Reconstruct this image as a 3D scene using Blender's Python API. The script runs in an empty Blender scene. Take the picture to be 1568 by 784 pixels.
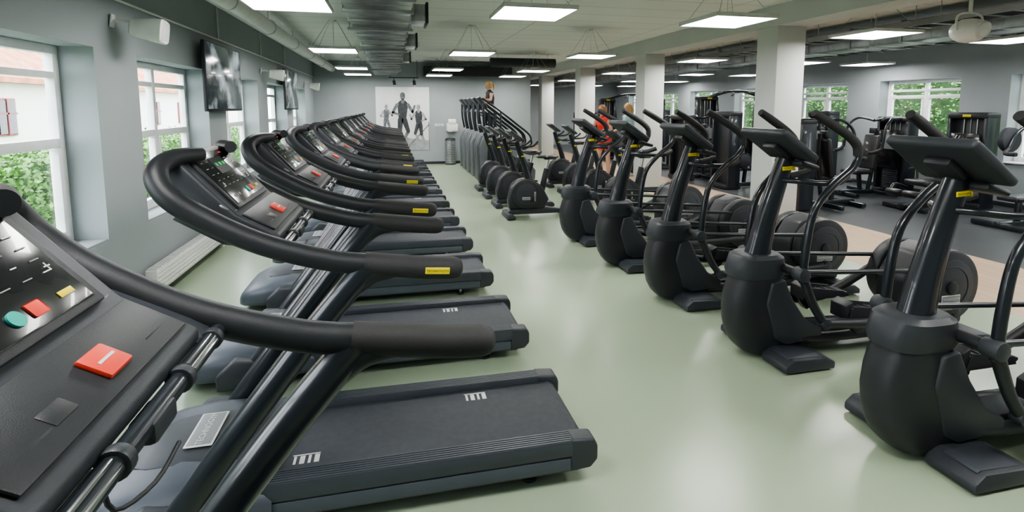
import bpy, bmesh, math, random
from mathutils import Vector, Matrix
random.seed(7)
scene = bpy.context.scene
COL = scene.collection
V = Vector

# ------------------------------------------------------------------ materials
def mat(name, col, rough=0.5, metal=0.0, var=0.06, scale=8.0, bump=0.0, bscale=200.0, coat=0.0, emit=0.0, spec=0.5):
    m = bpy.data.materials.new(name); m.use_nodes = True
    nt = m.node_tree; N = nt.nodes; L = nt.links
    p = N['Principled BSDF']
    tc = N.new('ShaderNodeTexCoord')
    nz = N.new('ShaderNodeTexNoise'); nz.inputs['Scale'].default_value = scale; nz.inputs['Detail'].default_value = 4
    L.new(tc.outputs['Object'], nz.inputs['Vector'])
    cr = N.new('ShaderNodeValToRGB')
    a = [max(0, c*(1-var)) for c in col]; b = [min(1, c*(1+var)) for c in col]
    cr.color_ramp.elements[0].position = .3; cr.color_ramp.elements[1].position = .7
    cr.color_ramp.elements[0].color = (*a, 1); cr.color_ramp.elements[1].color = (*b, 1)
    L.new(nz.outputs['Fac'], cr.inputs['Fac']); L.new(cr.outputs['Color'], p.inputs['Base Color'])
    p.inputs['Roughness'].default_value = rough; p.inputs['Metallic'].default_value = metal
    p.inputs['Coat Weight'].default_value = coat; p.inputs['Specular IOR Level'].default_value = spec
    if emit > 0:
        L.new(cr.outputs['Color'], p.inputs['Emission Color']); p.inputs['Emission Strength'].default_value = emit
    if bump > 0:
        n2 = N.new('ShaderNodeTexNoise'); n2.inputs['Scale'].default_value = bscale
        L.new(tc.outputs['Object'], n2.inputs['Vector'])
        bp = N.new('ShaderNodeBump'); bp.inputs['Strength'].default_value = bump; bp.inputs['Distance'].default_value = .01
        L.new(n2.outputs['Fac'], bp.inputs['Height']); L.new(bp.outputs['Normal'], p.inputs['Normal'])
    return m

BLK = mat('black_plastic', (.020, .022, .026), .42, bump=.12, bscale=500)
BLK2 = mat('black_satin_metal', (.013, .017, .023), .28, coat=.3)
DGR = mat('dark_grey_plastic', (.033, .037, .045), .45, bump=.1, bscale=400)
SLT = mat('slate_plastic', (.066, .077, .096), .40, bump=.08, bscale=400)
RUB = mat('rubber_grip', (.024, .024, .026), .62, bump=.3, bscale=600)
BELT = mat('belt_rubber', (.038, .043, .053), .55, var=.15, scale=30, bump=.3, bscale=900)
RAIL = mat('rail_plastic', (.046, .053, .066), .42)
SCR = mat('console_glass', (.010, .011, .013), .16, coat=.3)
YEL = mat('yellow_badge', (.72, .60, .02), .4)
RED = mat('red_button', (.68, .06, .04), .45)
TEAL = mat('teal_button', (.03, .35, .30), .4)
GRN = mat('green_led', (.05, .45, .12), .4, emit=.25)
WHT = mat('white_print', (.62, .63, .62), .5)
GRYP = mat('grey_print', (.22, .23, .24), .5)
STEEL = mat('brushed_steel', (.55, .56, .57), .28, metal=1)
GALV = mat('galvanised_duct', (.40, .41, .42), .30, metal=.9, var=.25, scale=5)
SILV = mat('silver_plastic', (.20, .215, .23), .35, metal=.4)
WPLA = mat('white_plastic', (.74, .74, .72), .45)
WFRM = mat('white_window_frame', (.80, .82, .82), .35)
PAD = mat('black_vinyl_pad', (.020, .020, .022), .38, coat=.2)
WALLM = mat('grey_wall_paint', (.325, .36, .37), .75, var=.03, scale=2, bump=.06, bscale=250)
WALLW = mat('pale_column_paint', (.58, .59, .58), .7, var=.03, scale=2, bump=.05, bscale=250)
LAMP = mat('light_panel_diffuser', (1, .985, .95), .5, var=.0, emit=17)
LAMPF = mat('light_panel_frame', (.6, .6, .6), .4)
HEDGE = mat('hedge_leaves', (.12, .26, .06), .6, var=.6, scale=5)
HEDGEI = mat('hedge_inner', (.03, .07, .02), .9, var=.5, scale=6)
GRASS = mat('grass', (.10, .19, .05), .9, var=.4, scale=3)
HOUSE = mat('house_render', (.82, .80, .77), .8, var=.03)
ROOF = mat('red_roof_tiles', (.42, .17, .10), .7, var=.35, scale=3)
REDF = mat('maroon_window_frame', (.25, .07, .07), .5)
SKIN = mat('skin', (.58, .33, .24), .5, var=.05)
HAIRB = mat('blond_hair', (.50, .33, .13), .5, var=.35, scale=40)
HAIRR = mat('auburn_hair', (.38, .17, .07), .5, var=.35, scale=40)
CRED = mat('red_sportswear', (.75, .05, .035), .7, var=.1)
CBLK = mat('black_sportswear', (.02, .02, .024), .7, var=.1)
CBLU = mat('pale_blue_sportswear', (.30, .45, .48), .7, var=.1)
SHOE = mat('sport_shoes', (.5, .5, .5), .6)
EYE = mat('eye', (.03, .02, .02), .3)
LIP = mat('lips', (.42, .13, .12), .5)

def floor_material():
    m = bpy.data.materials.new('green_resin_floor'); m.use_nodes = True
    nt = m.node_tree; N = nt.nodes; L = nt.links; p = N['Principled BSDF']
    tc = N.new('ShaderNodeTexCoord')
    nz = N.new('ShaderNodeTexNoise'); nz.inputs['Scale'].default_value = .55; nz.inputs['Detail'].default_value = 1
    L.new(tc.outputs['Object'], nz.inputs['Vector'])
    cr = N.new('ShaderNodeValToRGB'); cr.color_ramp.elements[0].position = 0; cr.color_ramp.elements[1].position = 1
    cr.color_ramp.elements[0].color = (.315, .385, .275, 1); cr.color_ramp.elements[1].color = (.36, .43, .32, 1)
    L.new(nz.outputs['Fac'], cr.inputs['Fac']); L.new(cr.outputs['Color'], p.inputs['Base Color'])
    p.inputs['Roughness'].default_value = .25
    return m
FLOORG = floor_material()

def brick_mat(name, c1, c2, mortar, bw, rh, ms, rough, rot=0.0, offset=.5):
    m = bpy.data.materials.new(name); m.use_nodes = True
    nt = m.node_tree; N = nt.nodes; L = nt.links; p = N['Principled BSDF']
    tc = N.new('ShaderNodeTexCoord'); mp = N.new('ShaderNodeMapping'); mp.inputs['Rotation'].default_value[2] = rot
    L.new(tc.outputs['Object'], mp.inputs['Vector'])
    bk = N.new('ShaderNodeTexBrick'); bk.offset = offset
    bk.inputs['Color1'].default_value = (*c1, 1); bk.inputs['Color2'].default_value = (*c2, 1); bk.inputs['Mortar'].default_value = (*mortar, 1)
    bk.inputs['Scale'].default_value = 1; bk.inputs['Brick Width'].default_value = bw; bk.inputs['Row Height'].default_value = rh
    bk.inputs['Mortar Size'].default_value = ms
    L.new(mp.outputs['Vector'], bk.inputs['Vector']); L.new(bk.outputs['Color'], p.inputs['Base Color'])
    p.inputs['Roughness'].default_value = rough
    bp = N.new('ShaderNodeBump'); bp.invert = True; bp.inputs['Strength'].default_value = .4; bp.inputs['Distance'].default_value = .005
    L.new(bk.outputs['Fac'], bp.inputs['Height']); L.new(bp.outputs['Normal'], p.inputs['Normal'])
    return m
CEILM = brick_mat('ceiling_boards', (.84, .85, .83), (.81, .82, .80), (.58, .59, .58), 2.4, .6, .012, .8, 0, 0)
WOODM = brick_mat('wood_planks', (.47, .335, .215), (.53, .385, .255), (.30, .20, .13), 1.2, .14, .003, .4, math.radians(90))
RUBF = mat('rubber_gym_floor', (.065, .070, .076), .35, var=.10, scale=3, bump=.1, bscale=300)

def glass_mat():
    m = bpy.data.materials.new('window_glass'); m.use_nodes = True
    nt = m.node_tree; N = nt.nodes; L = nt.links
    N.remove(N['Principled BSDF']); out = N['Material Output']
    t = N.new('ShaderNodeBsdfTransparent'); g = N.new('ShaderNodeBsdfGlossy'); g.inputs['Roughness'].default_value = .02
    lw = N.new('ShaderNodeLayerWeight'); lw.inputs['Blend'].default_value = .2
    mr = N.new('ShaderNodeMapRange'); mr.inputs['To Min'].default_value = .03; mr.inputs['To Max'].default_value = .18
    L.new(lw.outputs['Facing'], mr.inputs['Value'])
    mx = N.new('ShaderNodeMixShader'); L.new(mr.outputs[0], mx.inputs[0]); L.new(t.outputs[0], mx.inputs[1]); L.new(g.outputs[0], mx.inputs[2])
    L.new(mx.outputs[0], out.inputs[0]); return m
GLASS = glass_mat()

def tv_mat():
    m = mat('tv_picture', (.03, .035, .04), .15, coat=.3)
    nt = m.node_tree; N = nt.nodes; L = nt.links; p = N['Principled BSDF']
    tc = [n for n in N if n.type == 'TEX_COORD'][0]
    nz = N.new('ShaderNodeTexNoise'); nz.inputs['Scale'].default_value = 2.6; nz.inputs['Detail'].default_value = 5
    L.new(tc.outputs['Object'], nz.inputs['Vector'])
    cr = N.new('ShaderNodeValToRGB'); cr.color_ramp.elements[0].position = .50; cr.color_ramp.elements[1].position = .74
    cr.color_ramp.elements[0].color = (.015, .02, .022, 1); cr.color_ramp.elements[1].color = (.5, .58, .6, 1)
    L.new(nz.outputs['Fac'], cr.inputs['Fac']); L.new(cr.outputs['Color'], p.inputs['Emission Color'])
    p.inputs['Emission Strength'].default_value = .7
    return m
TVM = tv_mat()

# ------------------------------------------------------------------ mesh builder
def catmull(P, R, sub):
    P = [V(p) for p in P]
    if len(P) < 3 or sub < 2: return P, R
    o = []; q = []
    for i in range(len(P)-1):
        p0 = P[max(i-1, 0)]; p1 = P[i]; p2 = P[i+1]; p3 = P[min(i+2, len(P)-1)]
        for j in range(sub):
            t = j/sub
            o.append(.5*((2*p1)+(p2-p0)*t+(2*p0-5*p1+4*p2-p3)*t*t+(3*p1-p0-3*p2+p3)*t**3))
            q.append(R[i]*(1-t)+R[i+1]*t)
    o.append(P[-1]); q.append(R[-1]); return o, q

class MB:
    def __init__(s): s.bm = bmesh.new(); s.mats = []
    def mi(s, m):
        if m not in s.mats: s.mats.append(m)
        return s.mats.index(m)
    def add(s, bm, m, M=None):
        if M is not None: bm.transform(M)
        i = s.mi(m)
        for f in bm.faces: f.material_index = i; f.smooth = True
        me = bpy.data.meshes.new('tmp'); bm.to_mesh(me); bm.free(); s.bm.from_mesh(me); bpy.data.meshes.remove(me)
    def bevel(s, bm, bev, seg=2, ang=.5):
        if bev <= 0: return
        bm.normal_update()
        E = [e for e in bm.edges if len(e.link_faces) == 2 and e.calc_face_angle(0) > ang]
        bmesh.ops.bevel(bm, geom=E, offset=bev, segments=seg, profile=.5, affect='EDGES')
    def box(s, c, size, m, bev=0, rot=None, M=None, seg=2):
        bm = bmesh.new(); bmesh.ops.create_cube(bm, size=1)
        bmesh.ops.scale(bm, vec=size, verts=bm.verts); s.bevel(bm, bev, seg)
        T = Matrix.Translation(c)
        if rot is not None:
            T = T @ Matrix.Rotation(rot[2], 4, 'Z') @ Matrix.Rotation(rot[1], 4, 'Y') @ Matrix.Rotation(rot[0], 4, 'X')
        if M is not None: T = M @ T
        s.add(bm, m, T)
    def cyl(s, p0, p1, r0, m, r1=None, seg=24, bev=0):
        p0 = V(p0); p1 = V(p1); d = p1-p0
        bm = bmesh.new(); bmesh.ops.create_cone(bm, cap_ends=True, segments=seg, radius1=r0, radius2=r0 if r1 is None else r1, depth=d.length)
        s.bevel(bm, bev, 2, .8)
        s.add(bm, m, Matrix.Translation((p0+p1)/2) @ d.to_track_quat('Z', 'Y').to_matrix().to_4x4())
    def tube(s, pts, r, m, seg=12, sub=6, flat=1.0):
        R = r if isinstance(r, (list, tuple)) else [r]*len(pts)
        P, R = catmull(pts, R, sub); n = len(P)
        bm = bmesh.new(); rings = []; nv = None
        for i in range(n):
            t = (P[min(i+1, n-1)]-P[max(i-1, 0)]).normalized()
            if nv is None:
                ref = V((0, 1, 0)) if abs(t.y) < .9 else V((0, 0, 1))
                nv = (ref-t*ref.dot(t)).normalized()
            else: nv = (nv-t*nv.dot(t)).normalized()
            b = t.cross(nv)
            rings.append([bm.verts.new(P[i]+nv*math.cos(2*math.pi*k/seg)*R[i]*flat+b*math.sin(2*math.pi*k/seg)*R[i]) for k in range(seg)])
        for i in range(n-1):
            for k in range(seg):
                bm.faces.new((rings[i][k], rings[i][(k+1) % seg], rings[i+1][(k+1) % seg], rings[i+1][k]))
        bm.faces.new(list(reversed(rings[0]))); bm.faces.new(rings[-1])
        s.add(bm, m)
    def loft(s, rings, m):
        bm = bmesh.new(); R = [[bm.verts.new(p) for p in r] for r in rings]; k = len(R[0])
        for i in range(len(R)-1):
            for j in range(k): bm.faces.new((R[i][j], R[i][(j+1) % k], R[i+1][(j+1) % k], R[i+1][j]))
        bm.faces.new(list(reversed(R[0]))); bm.faces.new(R[-1])
        bmesh.ops.recalc_face_normals(bm, faces=bm.faces); s.add(bm, m)
    def prism(s, pts, y0, y1, m, bev=0, seg=2):
        bm = bmesh.new(); A = [bm.verts.new((x, y0, z)) for x, z in pts]; B = [bm.verts.new((x, y1, z)) for x, z in pts]
        bm.faces.new(A); bm.faces.new(list(reversed(B))); n = len(pts)
        for i in range(n): bm.faces.new((A[i], B[i], B[(i+1) % n], A[(i+1) % n]))
        bmesh.ops.recalc_face_normals(bm, faces=bm.faces); s.bevel(bm, bev, seg, .35); s.add(bm, m)
    def sph(s, c, sc, m, seg=16, rot=None):
        bm = bmesh.new(); bmesh.ops.create_uvsphere(bm, u_segments=seg, v_segments=max(8, seg*2//3), radius=1)
        bmesh.ops.scale(bm, vec=sc, verts=bm.verts)
        T = Matrix.Translation(c)
        if rot: T = T @ Matrix.Rotation(rot[2], 4, 'Z') @ Matrix.Rotation(rot[1], 4, 'Y') @ Matrix.Rotation(rot[0], 4, 'X')
        s.add(bm, m, T)
    def ring(s, c, R, r, m, axis='Z', M=None, seg=24):
        bm = bmesh.new(); rs = []
        for i in range(seg):
            a = 2*math.pi*i/seg; ring = []
            for j in range(8):
                b = 2*math.pi*j/8; q = V(((R+r*math.cos(b))*math.cos(a), (R+r*math.cos(b))*math.sin(a), r*math.sin(b)))
                ring.append(bm.verts.new(q))
            rs.append(ring)
        for i in range(seg):
            for j in range(8): bm.faces.new((rs[i][j], rs[(i+1) % seg][j], rs[(i+1) % seg][(j+1) % 8], rs[i][(j+1) % 8]))
        T = Matrix.Translation(c)
        if axis == 'Y': T = T @ Matrix.Rotation(math.pi/2, 4, 'X')
        if axis == 'X': T = T @ Matrix.Rotation(math.pi/2, 4, 'Y')
        if M is not None: T = M @ T
        s.add(bm, m, T)
    def text(s, body, size, M, m):
        cu = bpy.data.curves.new('t', 'FONT'); cu.body = body; cu.size = size; cu.align_x = 'CENTER'; cu.align_y = 'CENTER'; cu.resolution_u = 2
        ob = bpy.data.objects.new('t', cu); COL.objects.link(ob)
        dg = bpy.context.evaluated_depsgraph_get(); me = bpy.data.meshes.new_from_object(ob.evaluated_get(dg))
        bm = bmesh.new(); bm.from_mesh(me); s.add(bm, m, M)
        bpy.data.objects.remove(ob); bpy.data.curves.remove(cu); bpy.data.meshes.remove(me)
    def mesh(s, name):
        me = bpy.data.meshes.new(name); s.bm.to_mesh(me); s.bm.free()
        for m in s.mats: me.materials.append(m)
        me.set_sharp_from_angle(angle=math.radians(38)); return me
    def obj(s, name, loc=(0, 0, 0), rz=0):
        return place(name, s.mesh(name), loc, rz)

def place(name, me, loc=(0, 0, 0), rz=0, sc=1.0):
    o = bpy.data.objects.new(name, me); o.location = loc; o.rotation_euler = (0, 0, rz); o.scale = (sc, sc, sc); COL.objects.link(o); return o

def frame(o, x, y):
    x = V(x).normalized(); y = V(y).normalized(); z = x.cross(y)
    M = Matrix((x, y, z)).transposed().to_4x4(); M.translation = V(o); return M

def badge(b, M, w, h, bg, fg, t=.004, txt='TECHNOGYM'):
    b.box((0, 0, 0), (w, h, t*2), bg, bev=min(h*.3, t*.9), M=M)
    b.text(txt, w/6.9, M @ Matrix.Translation((0, 0, t+.0012)), fg)

# ------------------------------------------------------------------ room shell
XL, XR, YB, YF, YF2, ZC = -2.3, 11.0, -1.6, 17.0, 24.5, 3.25
TH = .34
WZ0, WZ1 = .72, 2.30

def wall_with_windows(name, xin, sgn, y0, y1, wins, z0, z1, m):
    b = MB(); xc = xin+sgn*TH/2
    b.box((xc, (y0+y1)/2, z0/2), (TH, y1-y0, z0), m)
    b.box((xc, (y0+y1)/2, (z1+ZC)/2), (TH, y1-y0, ZC-z1), m)
    e = y0
    for a, c in wins+[(y1, y1)]:
        if a > e: b.box((xc, (e+a)/2, (z0+z1)/2), (TH, a-e, z1-z0), m)
        e = c
    return b.obj(name)

winsL = [(.34+2.63*k, 2.24+2.63*k) for k in range(6)]
winsR = [(.30+2.63*k, 2.07+2.63*k) for k in range(9)]
wall_with_windows('wall_left', XL, -1, YB, YF+.2, winsL, WZ0, WZ1, WALLM)
wall_with_windows('wall_right', XR, 1, YB, YF2+.2, winsR, .8, 2.42, WALLM)

def window_mesh(w, z0, z1, zt):
    b = MB(); h = z1-z0; f = .07
    for zz in (f/2, h-f/2): b.box((0, 0, zz), (.07, w, f), WFRM, .006)
    for yy in (-w/2+f/2, w/2-f/2, 0): b.box((0, yy, h/2), (.069, f, h), WFRM, .006)
    for sy in (-1, 1):
        cw = w/2-f*1.5; cy = sy*(w/4-f/4)
        b.box((0, cy, zt-z0), (.066, cw, .075), WFRM, .006)
        b.box((0, cy, h-f-.16), (.064, cw, .05), WFRM, .006)
        for yy in (cy-cw/2+.025, cy+cw/2-.025): b.box((.012, yy, (zt-z0)/2), (.066, .05, zt-z0-.1), WFRM, .006)
        b.box((.012, cy, f+.025), (.066, cw, .05), WFRM, .006)
        b.box((.05, cy-cw/2+.02, (zt-z0)*.55), (.03, .02, .12), WPLA, .004)
    b.box((-.005, 0, h/2), (.006, w-.06, h-.06), GLASS)
    return b.mesh('window')
wm = window_mesh(1.9, WZ0, WZ1, 1.54)
n = 1
for a, c in winsL:
    place('window_%d' % n, wm, (XL-TH+.06, (a+c)/2, WZ0)); n += 1
wm2 = window_mesh(1.77, .8, 2.42, 2.05)
for a, c in winsR:
    place('window_%d' % n, wm2, (XR+TH-.06, (a+c)/2, .8), math.pi); n += 1
tb = MB()
for a, c in winsL: tb.box((XL-TH/2+.04, (a+c)/2, WZ0+.010), (TH-.10, c-a-.004, .020), WALLM, .004)
tb.obj('trim_1')
tb = MB()
for a, c in winsR: tb.box((XR+TH/2-.06, (a+c)/2, .812), (TH-.04, c-a-.004, .024), WFRM, .005)
tb.obj('trim_2')

b = MB(); b.box(((XL+4.54)/2, YF+.1, ZC/2), (4.54-XL, .2, ZC), WALLM); b.obj('wall_far')
b = MB(); b.box((4.44, (YF+.2+YF2)/2, ZC/2), (.2, YF2-YF-.2, ZC), WALLM); b.obj('wall_return')
b = MB(); b.box(((4.34+XR)/2, YF2+.1, ZC/2), (XR-4.34, .2, ZC), WALLM); b.obj('wall_far_right')
b = MB(); b.box(((XL+XR)/2, YB-.1, ZC/2), (XR-XL+.68, .2, ZC), WALLM); b.obj('wall_back')
b = MB(); b.box(((XL+5.3)/2-.17, (YB+YF)/2, -.05), (5.3-XL+.34, YF-YB+.4, .1), FLOORG); b.box((4.92, (YF+.2+YF2)/2, -.05), (.76, YF2-YF-.2, .1), FLOORG); b.obj('floor')
b = MB(); b.box((6.12, (YB+YF2)/2, -.05), (1.64, YF2-YB, .1), WOODM); b.obj('floor_wood_strip')
b = MB(); b.box(((6.94+XR)/2+.17, (YB+YF2)/2, -.05), (XR-6.94+.34, YF2-YB, .1), RUBF); b.obj('floor_rubber')
b = MB(); b.box(((XL+XR)/2, (YB+YF2)/2, ZC+.06), (XR-XL+.8, YF2-YB+.6, .12), CEILM); b.obj('ceiling')
b = MB(); b.box((5.54, (YB+YF2)/2, (2.96+ZC)/2), (.48, YF2-YB, ZC-2.96), WALLW, .004); b.obj('ceiling_beam')
for k in range(5):
    b = MB(); b.box((0, 0, 1.48), (.46, .43, 2.96), WALLW, .008); b.box((0, 0, .04), (.475, .445, .08), DGR, .003)
    b.obj('column', (5.54, 6.66+3.95*k, 0))
b = MB(); b.box((XL+.008, (YB+YF)/2, .04), (.016, YF-YB, .08), DGR, .003); b.obj('baseboard_left')
b = MB(); b.box(((XL+4.54)/2, YF-.008, .04), (4.54-XL, .016, .08), DGR, .003); b.obj('baseboard_far')
b = MB(); b.box((XR-.008, (YB+YF2)/2, .04), (.016, YF2-YB, .08), DGR, .003); b.obj('baseboard_right')

# ------------------------------------------------------------------ ceiling services
def duct(x0, x1, z0, z1, y0, y1, step=.6):
    b = MB(); xc, zc = (x0+x1)/2, (z0+z1)/2
    b.box((xc, (y0+y1)/2, zc), (x1-x0, y1-y0, z1-z0), GALV, .006)
    y = y0+.3
    while y < y1:
        b.box((xc, y, zc), (x1-x0+.05, .035, z1-z0+.05), GALV, .006)
        b.box((xc, y+step/2, zc), (x1-x0+.012, .02, z1-z0+.012), GALV, .004); y += step
    y = y0+.8
    while y < y1:
        for xx in (x0-.035, x1+.035): b.cyl((xx, y, z0-.02), (xx, y, ZC), .006, STEEL, seg=8)
        b.box((xc, y, z0-.03), (x1-x0+.12, .04, .03), STEEL); y += 2.4
    return b
b = duct(-.42, .22, 2.78, 3.12, 1.0, 16.0, .6)
for y in (4.6, 6.6, 9.2, 12.2):
    b.box((.32, y, 2.93), (.22, .42, .2), GALV, .01); b.box((.44, y, 2.93), (.03, .46, .24), DGR, .006)
b.obj('ventilation_duct')
duct(7.5, 8.1, 2.80, 3.10, -1.0, YF2-.2, .9).obj('ventilation_duct')
b = MB()
b.cyl((-1.74, YB, 3.00), (-1.74, YF, 3.00), .10, WPLA, seg=28); b.cyl((-2.02, YB, 3.06), (-2.02, YF, 3.06), .03, WPLA)
for y in range(0, 17, 2):
    b.ring((-1.74, y+.5, 3.00), .105, .008, STEEL, 'Y'); b.cyl((-1.74, y+.5, 3.1), (-1.74, y+.5, ZC), .006, STEEL, seg=8)
    b.cyl((-2.02, y+.5, 3.08), (-2.02, y+.5, ZC), .005, STEEL, seg=8)
b.obj('heating_pipe')
b = MB()
b.cyl((2.6, 13.9, 3.02), (4.4, 13.9, 3.02), .12, DGR); b.box((2.4, 16.62, 2.93), (2.8, .5, .3), DGR, .02)
for x in (1.4, 2.4, 3.4): b.cyl((x, 16.6, 3.0), (x, 16.6, ZC), .008, STEEL, seg=8)
for x in (2.8, 4.2): b.cyl((x, 13.9, 3.1), (x, 13.9, ZC), .008, STEEL, seg=8)
b.obj('extract_duct')
def tray(x, w, z, y0, y1, m):
    b = MB()
    for sx in (-1, 1): b.box((x+sx*w/2, (y0+y1)/2, z+.03), (.012, y1-y0, .07), m)
    y = y0
    while y < y1: b.box((x, y, z), (w, .03, .012), m); y += .3
    for c in (-.3, -.1, .15, .32): b.cyl((x+c*w, y0, z+.02), (x+c*w, y1, z+.02), .014, BLK, seg=8)
    y = y0+.5
    while y < y1:
        for sx in (-1, 1): b.cyl((x+sx*w/2, y, z), (x+sx*w/2, y, ZC), .006, STEEL, seg=8)
        y += 2
    return b
tray(6.75, .4, 2.86, -1, YF2-.3, STEEL).obj('cable_tray')
tray(9.3, .4, 2.92, -1, YF2-.3, STEEL).obj('cable_tray')
b = MB()
for x in (8.5, 8.75): b.cyl((x, -1.4, 3.05), (x, YF2, 3.05), .05, SILV)
for y in range(0, 24, 3): b.box((8.62, y, 3.12), (.5, .04, .03), STEEL); b.cyl((8.62, y, 3.12), (8.62, y, ZC), .008, STEEL, seg=8)
b.obj('ceiling_pipes')

def panel_mesh():
    b = MB(); S = .72
    b.box((0, 0, .012), (S-.02, S-.02, .02), LAMP, 0)
    for sx in (-1, 1):
        b.box((sx*S/2, 0, .018), (.014, S+.014, .04), LAMPF, .003); b.box((0, sx*S/2, .018), (S+.014, .014, .04), LAMPF, .003)
    b.box((0, 0, .035), (S-.01, S-.01, .012), LAMPF)
    for sx in (-1, 1):
        for sy in (-1, 1): b.cyl((sx*S*.42, sy*S*.42, .04), (sx*.05, sy*.05, ZC-2.75), .003, STEEL, seg=6)
    b.cyl((0, 0, .04), (0, 0, ZC-2.75), .004, WPLA, seg=6); b.cyl((0, 0, ZC-2.78), (0, 0, ZC-2.75), .04, WPLA)
    return b.mesh('ceiling_light_panel')
pm = panel_mesh()
for Y in (1.15, 5.2, 9.25, 13.3, 15.7):
    for X in (-.90, 1.40, 3.62): place('ceiling_light_panel', pm, (X, Y, 2.75))
for Y in (1.6, 5.7, 9.6, 13.6, 17.6, 21.6):
    for X in (6.15, 8.55, 10.2): place('ceiling_light_panel', pm, (X, Y, 2.75))

# ------------------------------------------------------------------ treadmill
def treadmill_mesh():
    b = MB()
    b.prism([(-.62, .075), (.84, .075), (.90, .10), (.915, .15), (.89, .19), (-.62, .195)], -.342, .342, DGR, .012)
    for sy in (-1, 1):
        y0, y1 = sorted((sy*.262, sy*.352))
        b.prism([(-.64, .16), (.87, .16), (.905, .185), (.90, .225), (.86, .238), (-.64, .246)], y0, y1, RAIL, .008)
        for k in range(6): b.prism([(-.60, .243), (.83, .236), (.83, .241), (-.60, .249)], sy*.307-.036+k*.0145-.004, sy*.307-.036+k*.0145+.004, RAIL)
        b.prism([(.80, .085), (.90, .09), (.935, .13), (.935, .20), (.915, .237), (.80, .246)], y0-.004, y1+.008 if sy > 0 else y1+.004, DGR, .014, 3)
        b.prism([(-.60, .09), (.80, .09), (.80, .15), (-.60, .155)], sy*.343-.006, sy*.343+.006, SLT, .004)
        b.cyl((.62, sy*.24, 0), (.62, sy*.24, .018), .038, BLK, bev=.004); b.cyl((.62, sy*.24, .015), (.62, sy*.24, .09), .014, STEEL)
        b.cyl((-1.0, sy*.26, 0), (-1.0, sy*.26, .08), .04, BLK, bev=.004)
    b.box((.125, 0, .203), (1.47, .53, .014), BELT, .004)
    b.cyl((.858, -.262, .168), (.858, .262, .168), .043, BELT)
    for X0, y0 in ((.42, .18), (-.42, -.16)):
        for k in range(4): b.box((X0+(k-1.5)*.032, y0, .2108), (.022 if k % 2 else .012, .055, .0016), WHT)
        b.box((X0, y0+.036, .2108), (.12, .006, .0016), WHT)
    prof = [(-1.37, .20, .115), (-1.355, .27, .15), (-1.31, .335, .20), (-1.22, .375, .245), (-1.08, .395, .28), (-.92, .40, .298), (-.78, .40, .292), (-.66, .39, .268), (-.56, .375, .245), (-.53, .36, .22)]
    rings = []
    for x, w, h in prof:
        zc = .05+(h-.05)*.45; r = []
        for k in range(36):
            a = 2*math.pi*k/36; c, s_ = math.cos(a), math.sin(a)
            hh = (h-zc) if s_ > 0 else (zc-.05)
            r.append((x, w*math.copysign(abs(c)**.42, c), zc+hh*math.copysign(abs(s_)**.62, s_)))
        rings.append(r)
    b.loft(rings, SLT)
    rings = []
    for x, w in ((-1.14, .10), (-1.12, .15), (-1.06, .185), (-.95, .20), (-.78, .20), (-.68, .185), (-.62, .15), (-.60, .10)):
        h = .303-.36*(x+.88)**2+.004
        rings.append([(x, -w, h-.04), (x, -w, h-.012), (x, -w*.8, h-.002), (x, 0, h+.003), (x, w*.8, h-.002), (x, w, h-.012), (x, w, h-.04)])
    b.loft(rings, DGR)
    M = frame((-.88, .02, .312), (0, 1, 0), (-1, 0, 0))
    b.box((0, 0, 0), (.27, .12, .006), WHT, .003, M=M); b.box((0, 0, .001), (.252, .102, .008), GRYP, .003, M=M)
    b.text('TECHNOGYM', .041, M @ Matrix.Translation((0, 0, .0065)), WHT)
    for sy in (-1, 1):
        y = sy*.41
        b.tube([(-.94, y, .10), (-.63, y, .52), (-.31, y, .94), (-.10, y, 1.185)], [.056, .054, .052, .050], BLK2, 24, 6, .9)
        b.tube([(-.20, y, 1.07), (-.10, y, 1.15), (.02, y, 1.165)], [.045, .050, .040], BLK, 16, 6, .8)
        b.prism([(-1.10, .06), (-.80, .06), (-.76, .14), (-.85, .24), (-1.00, .25), (-1.10, .16)], min(sy*.34, sy*.46), max(sy*.34, sy*.46), DGR, .018)
        yh = sy*.41
        H = [(-.76, sy*.20, 1.630), (-.83, sy*.30, 1.622), (-.86, sy*.375, 1.575), (-.815, yh, 1.492), (-.70, yh, 1.402), (-.50, yh, 1.292), (-.25, yh, 1.210), (-.05, yh, 1.180)]
        b.tube(H, [.028, .036, .042, .043, .043, .043, .043, .043], BLK, 20, 8)
        b.tube([(-.12, yh, 1.190), (.03, yh, 1.169), (.15, yh, 1.154), (.235, yh, 1.147), (.265, yh, 1.145), (.278, yh, 1.144)], [.046, .0475, .0475, .047, .038, .018], RUB, 20, 6)
        M = frame((.17, yh+sy*.0455, 1.152), (1 if sy < 0 else -1, 0, -.075 if sy < 0 else .075), (.075, 0, 1))
        badge(b, M, .10, .028, YEL, BLK, .0035)
        b.prism([(-.78, 1.43), (-.66, 1.385), (-.50, 1.30), (-.44, 1.262), (-.46, 1.235), (-.66, 1.30), (-.82, 1.40)], min(sy*.28, sy*.39), max(sy*.28, sy*.39), DGR, .010)
        M = frame((-.665, sy*.262, 1.418), (0, 1, 0), (-.80, 0, .60))
        b.ring((0, 0, .006), .040, .007, SILV, M=M); b.cyl(M @ V((0, 0, -.01)), M @ V((0, 0, .006)), .038, BLK)
        b.box((-.55, sy*.20, 1.357), (.10, .10, .012), BLK, .004, rot=(0, math.radians(29), 0))
        b.sph((-.44, sy*.40, 1.262), (.032, .035, .032), BLK)
    b.cyl((-.44, -.40, 1.258), (-.44, .40, 1.258), .020, BLK2, seg=18)
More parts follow.
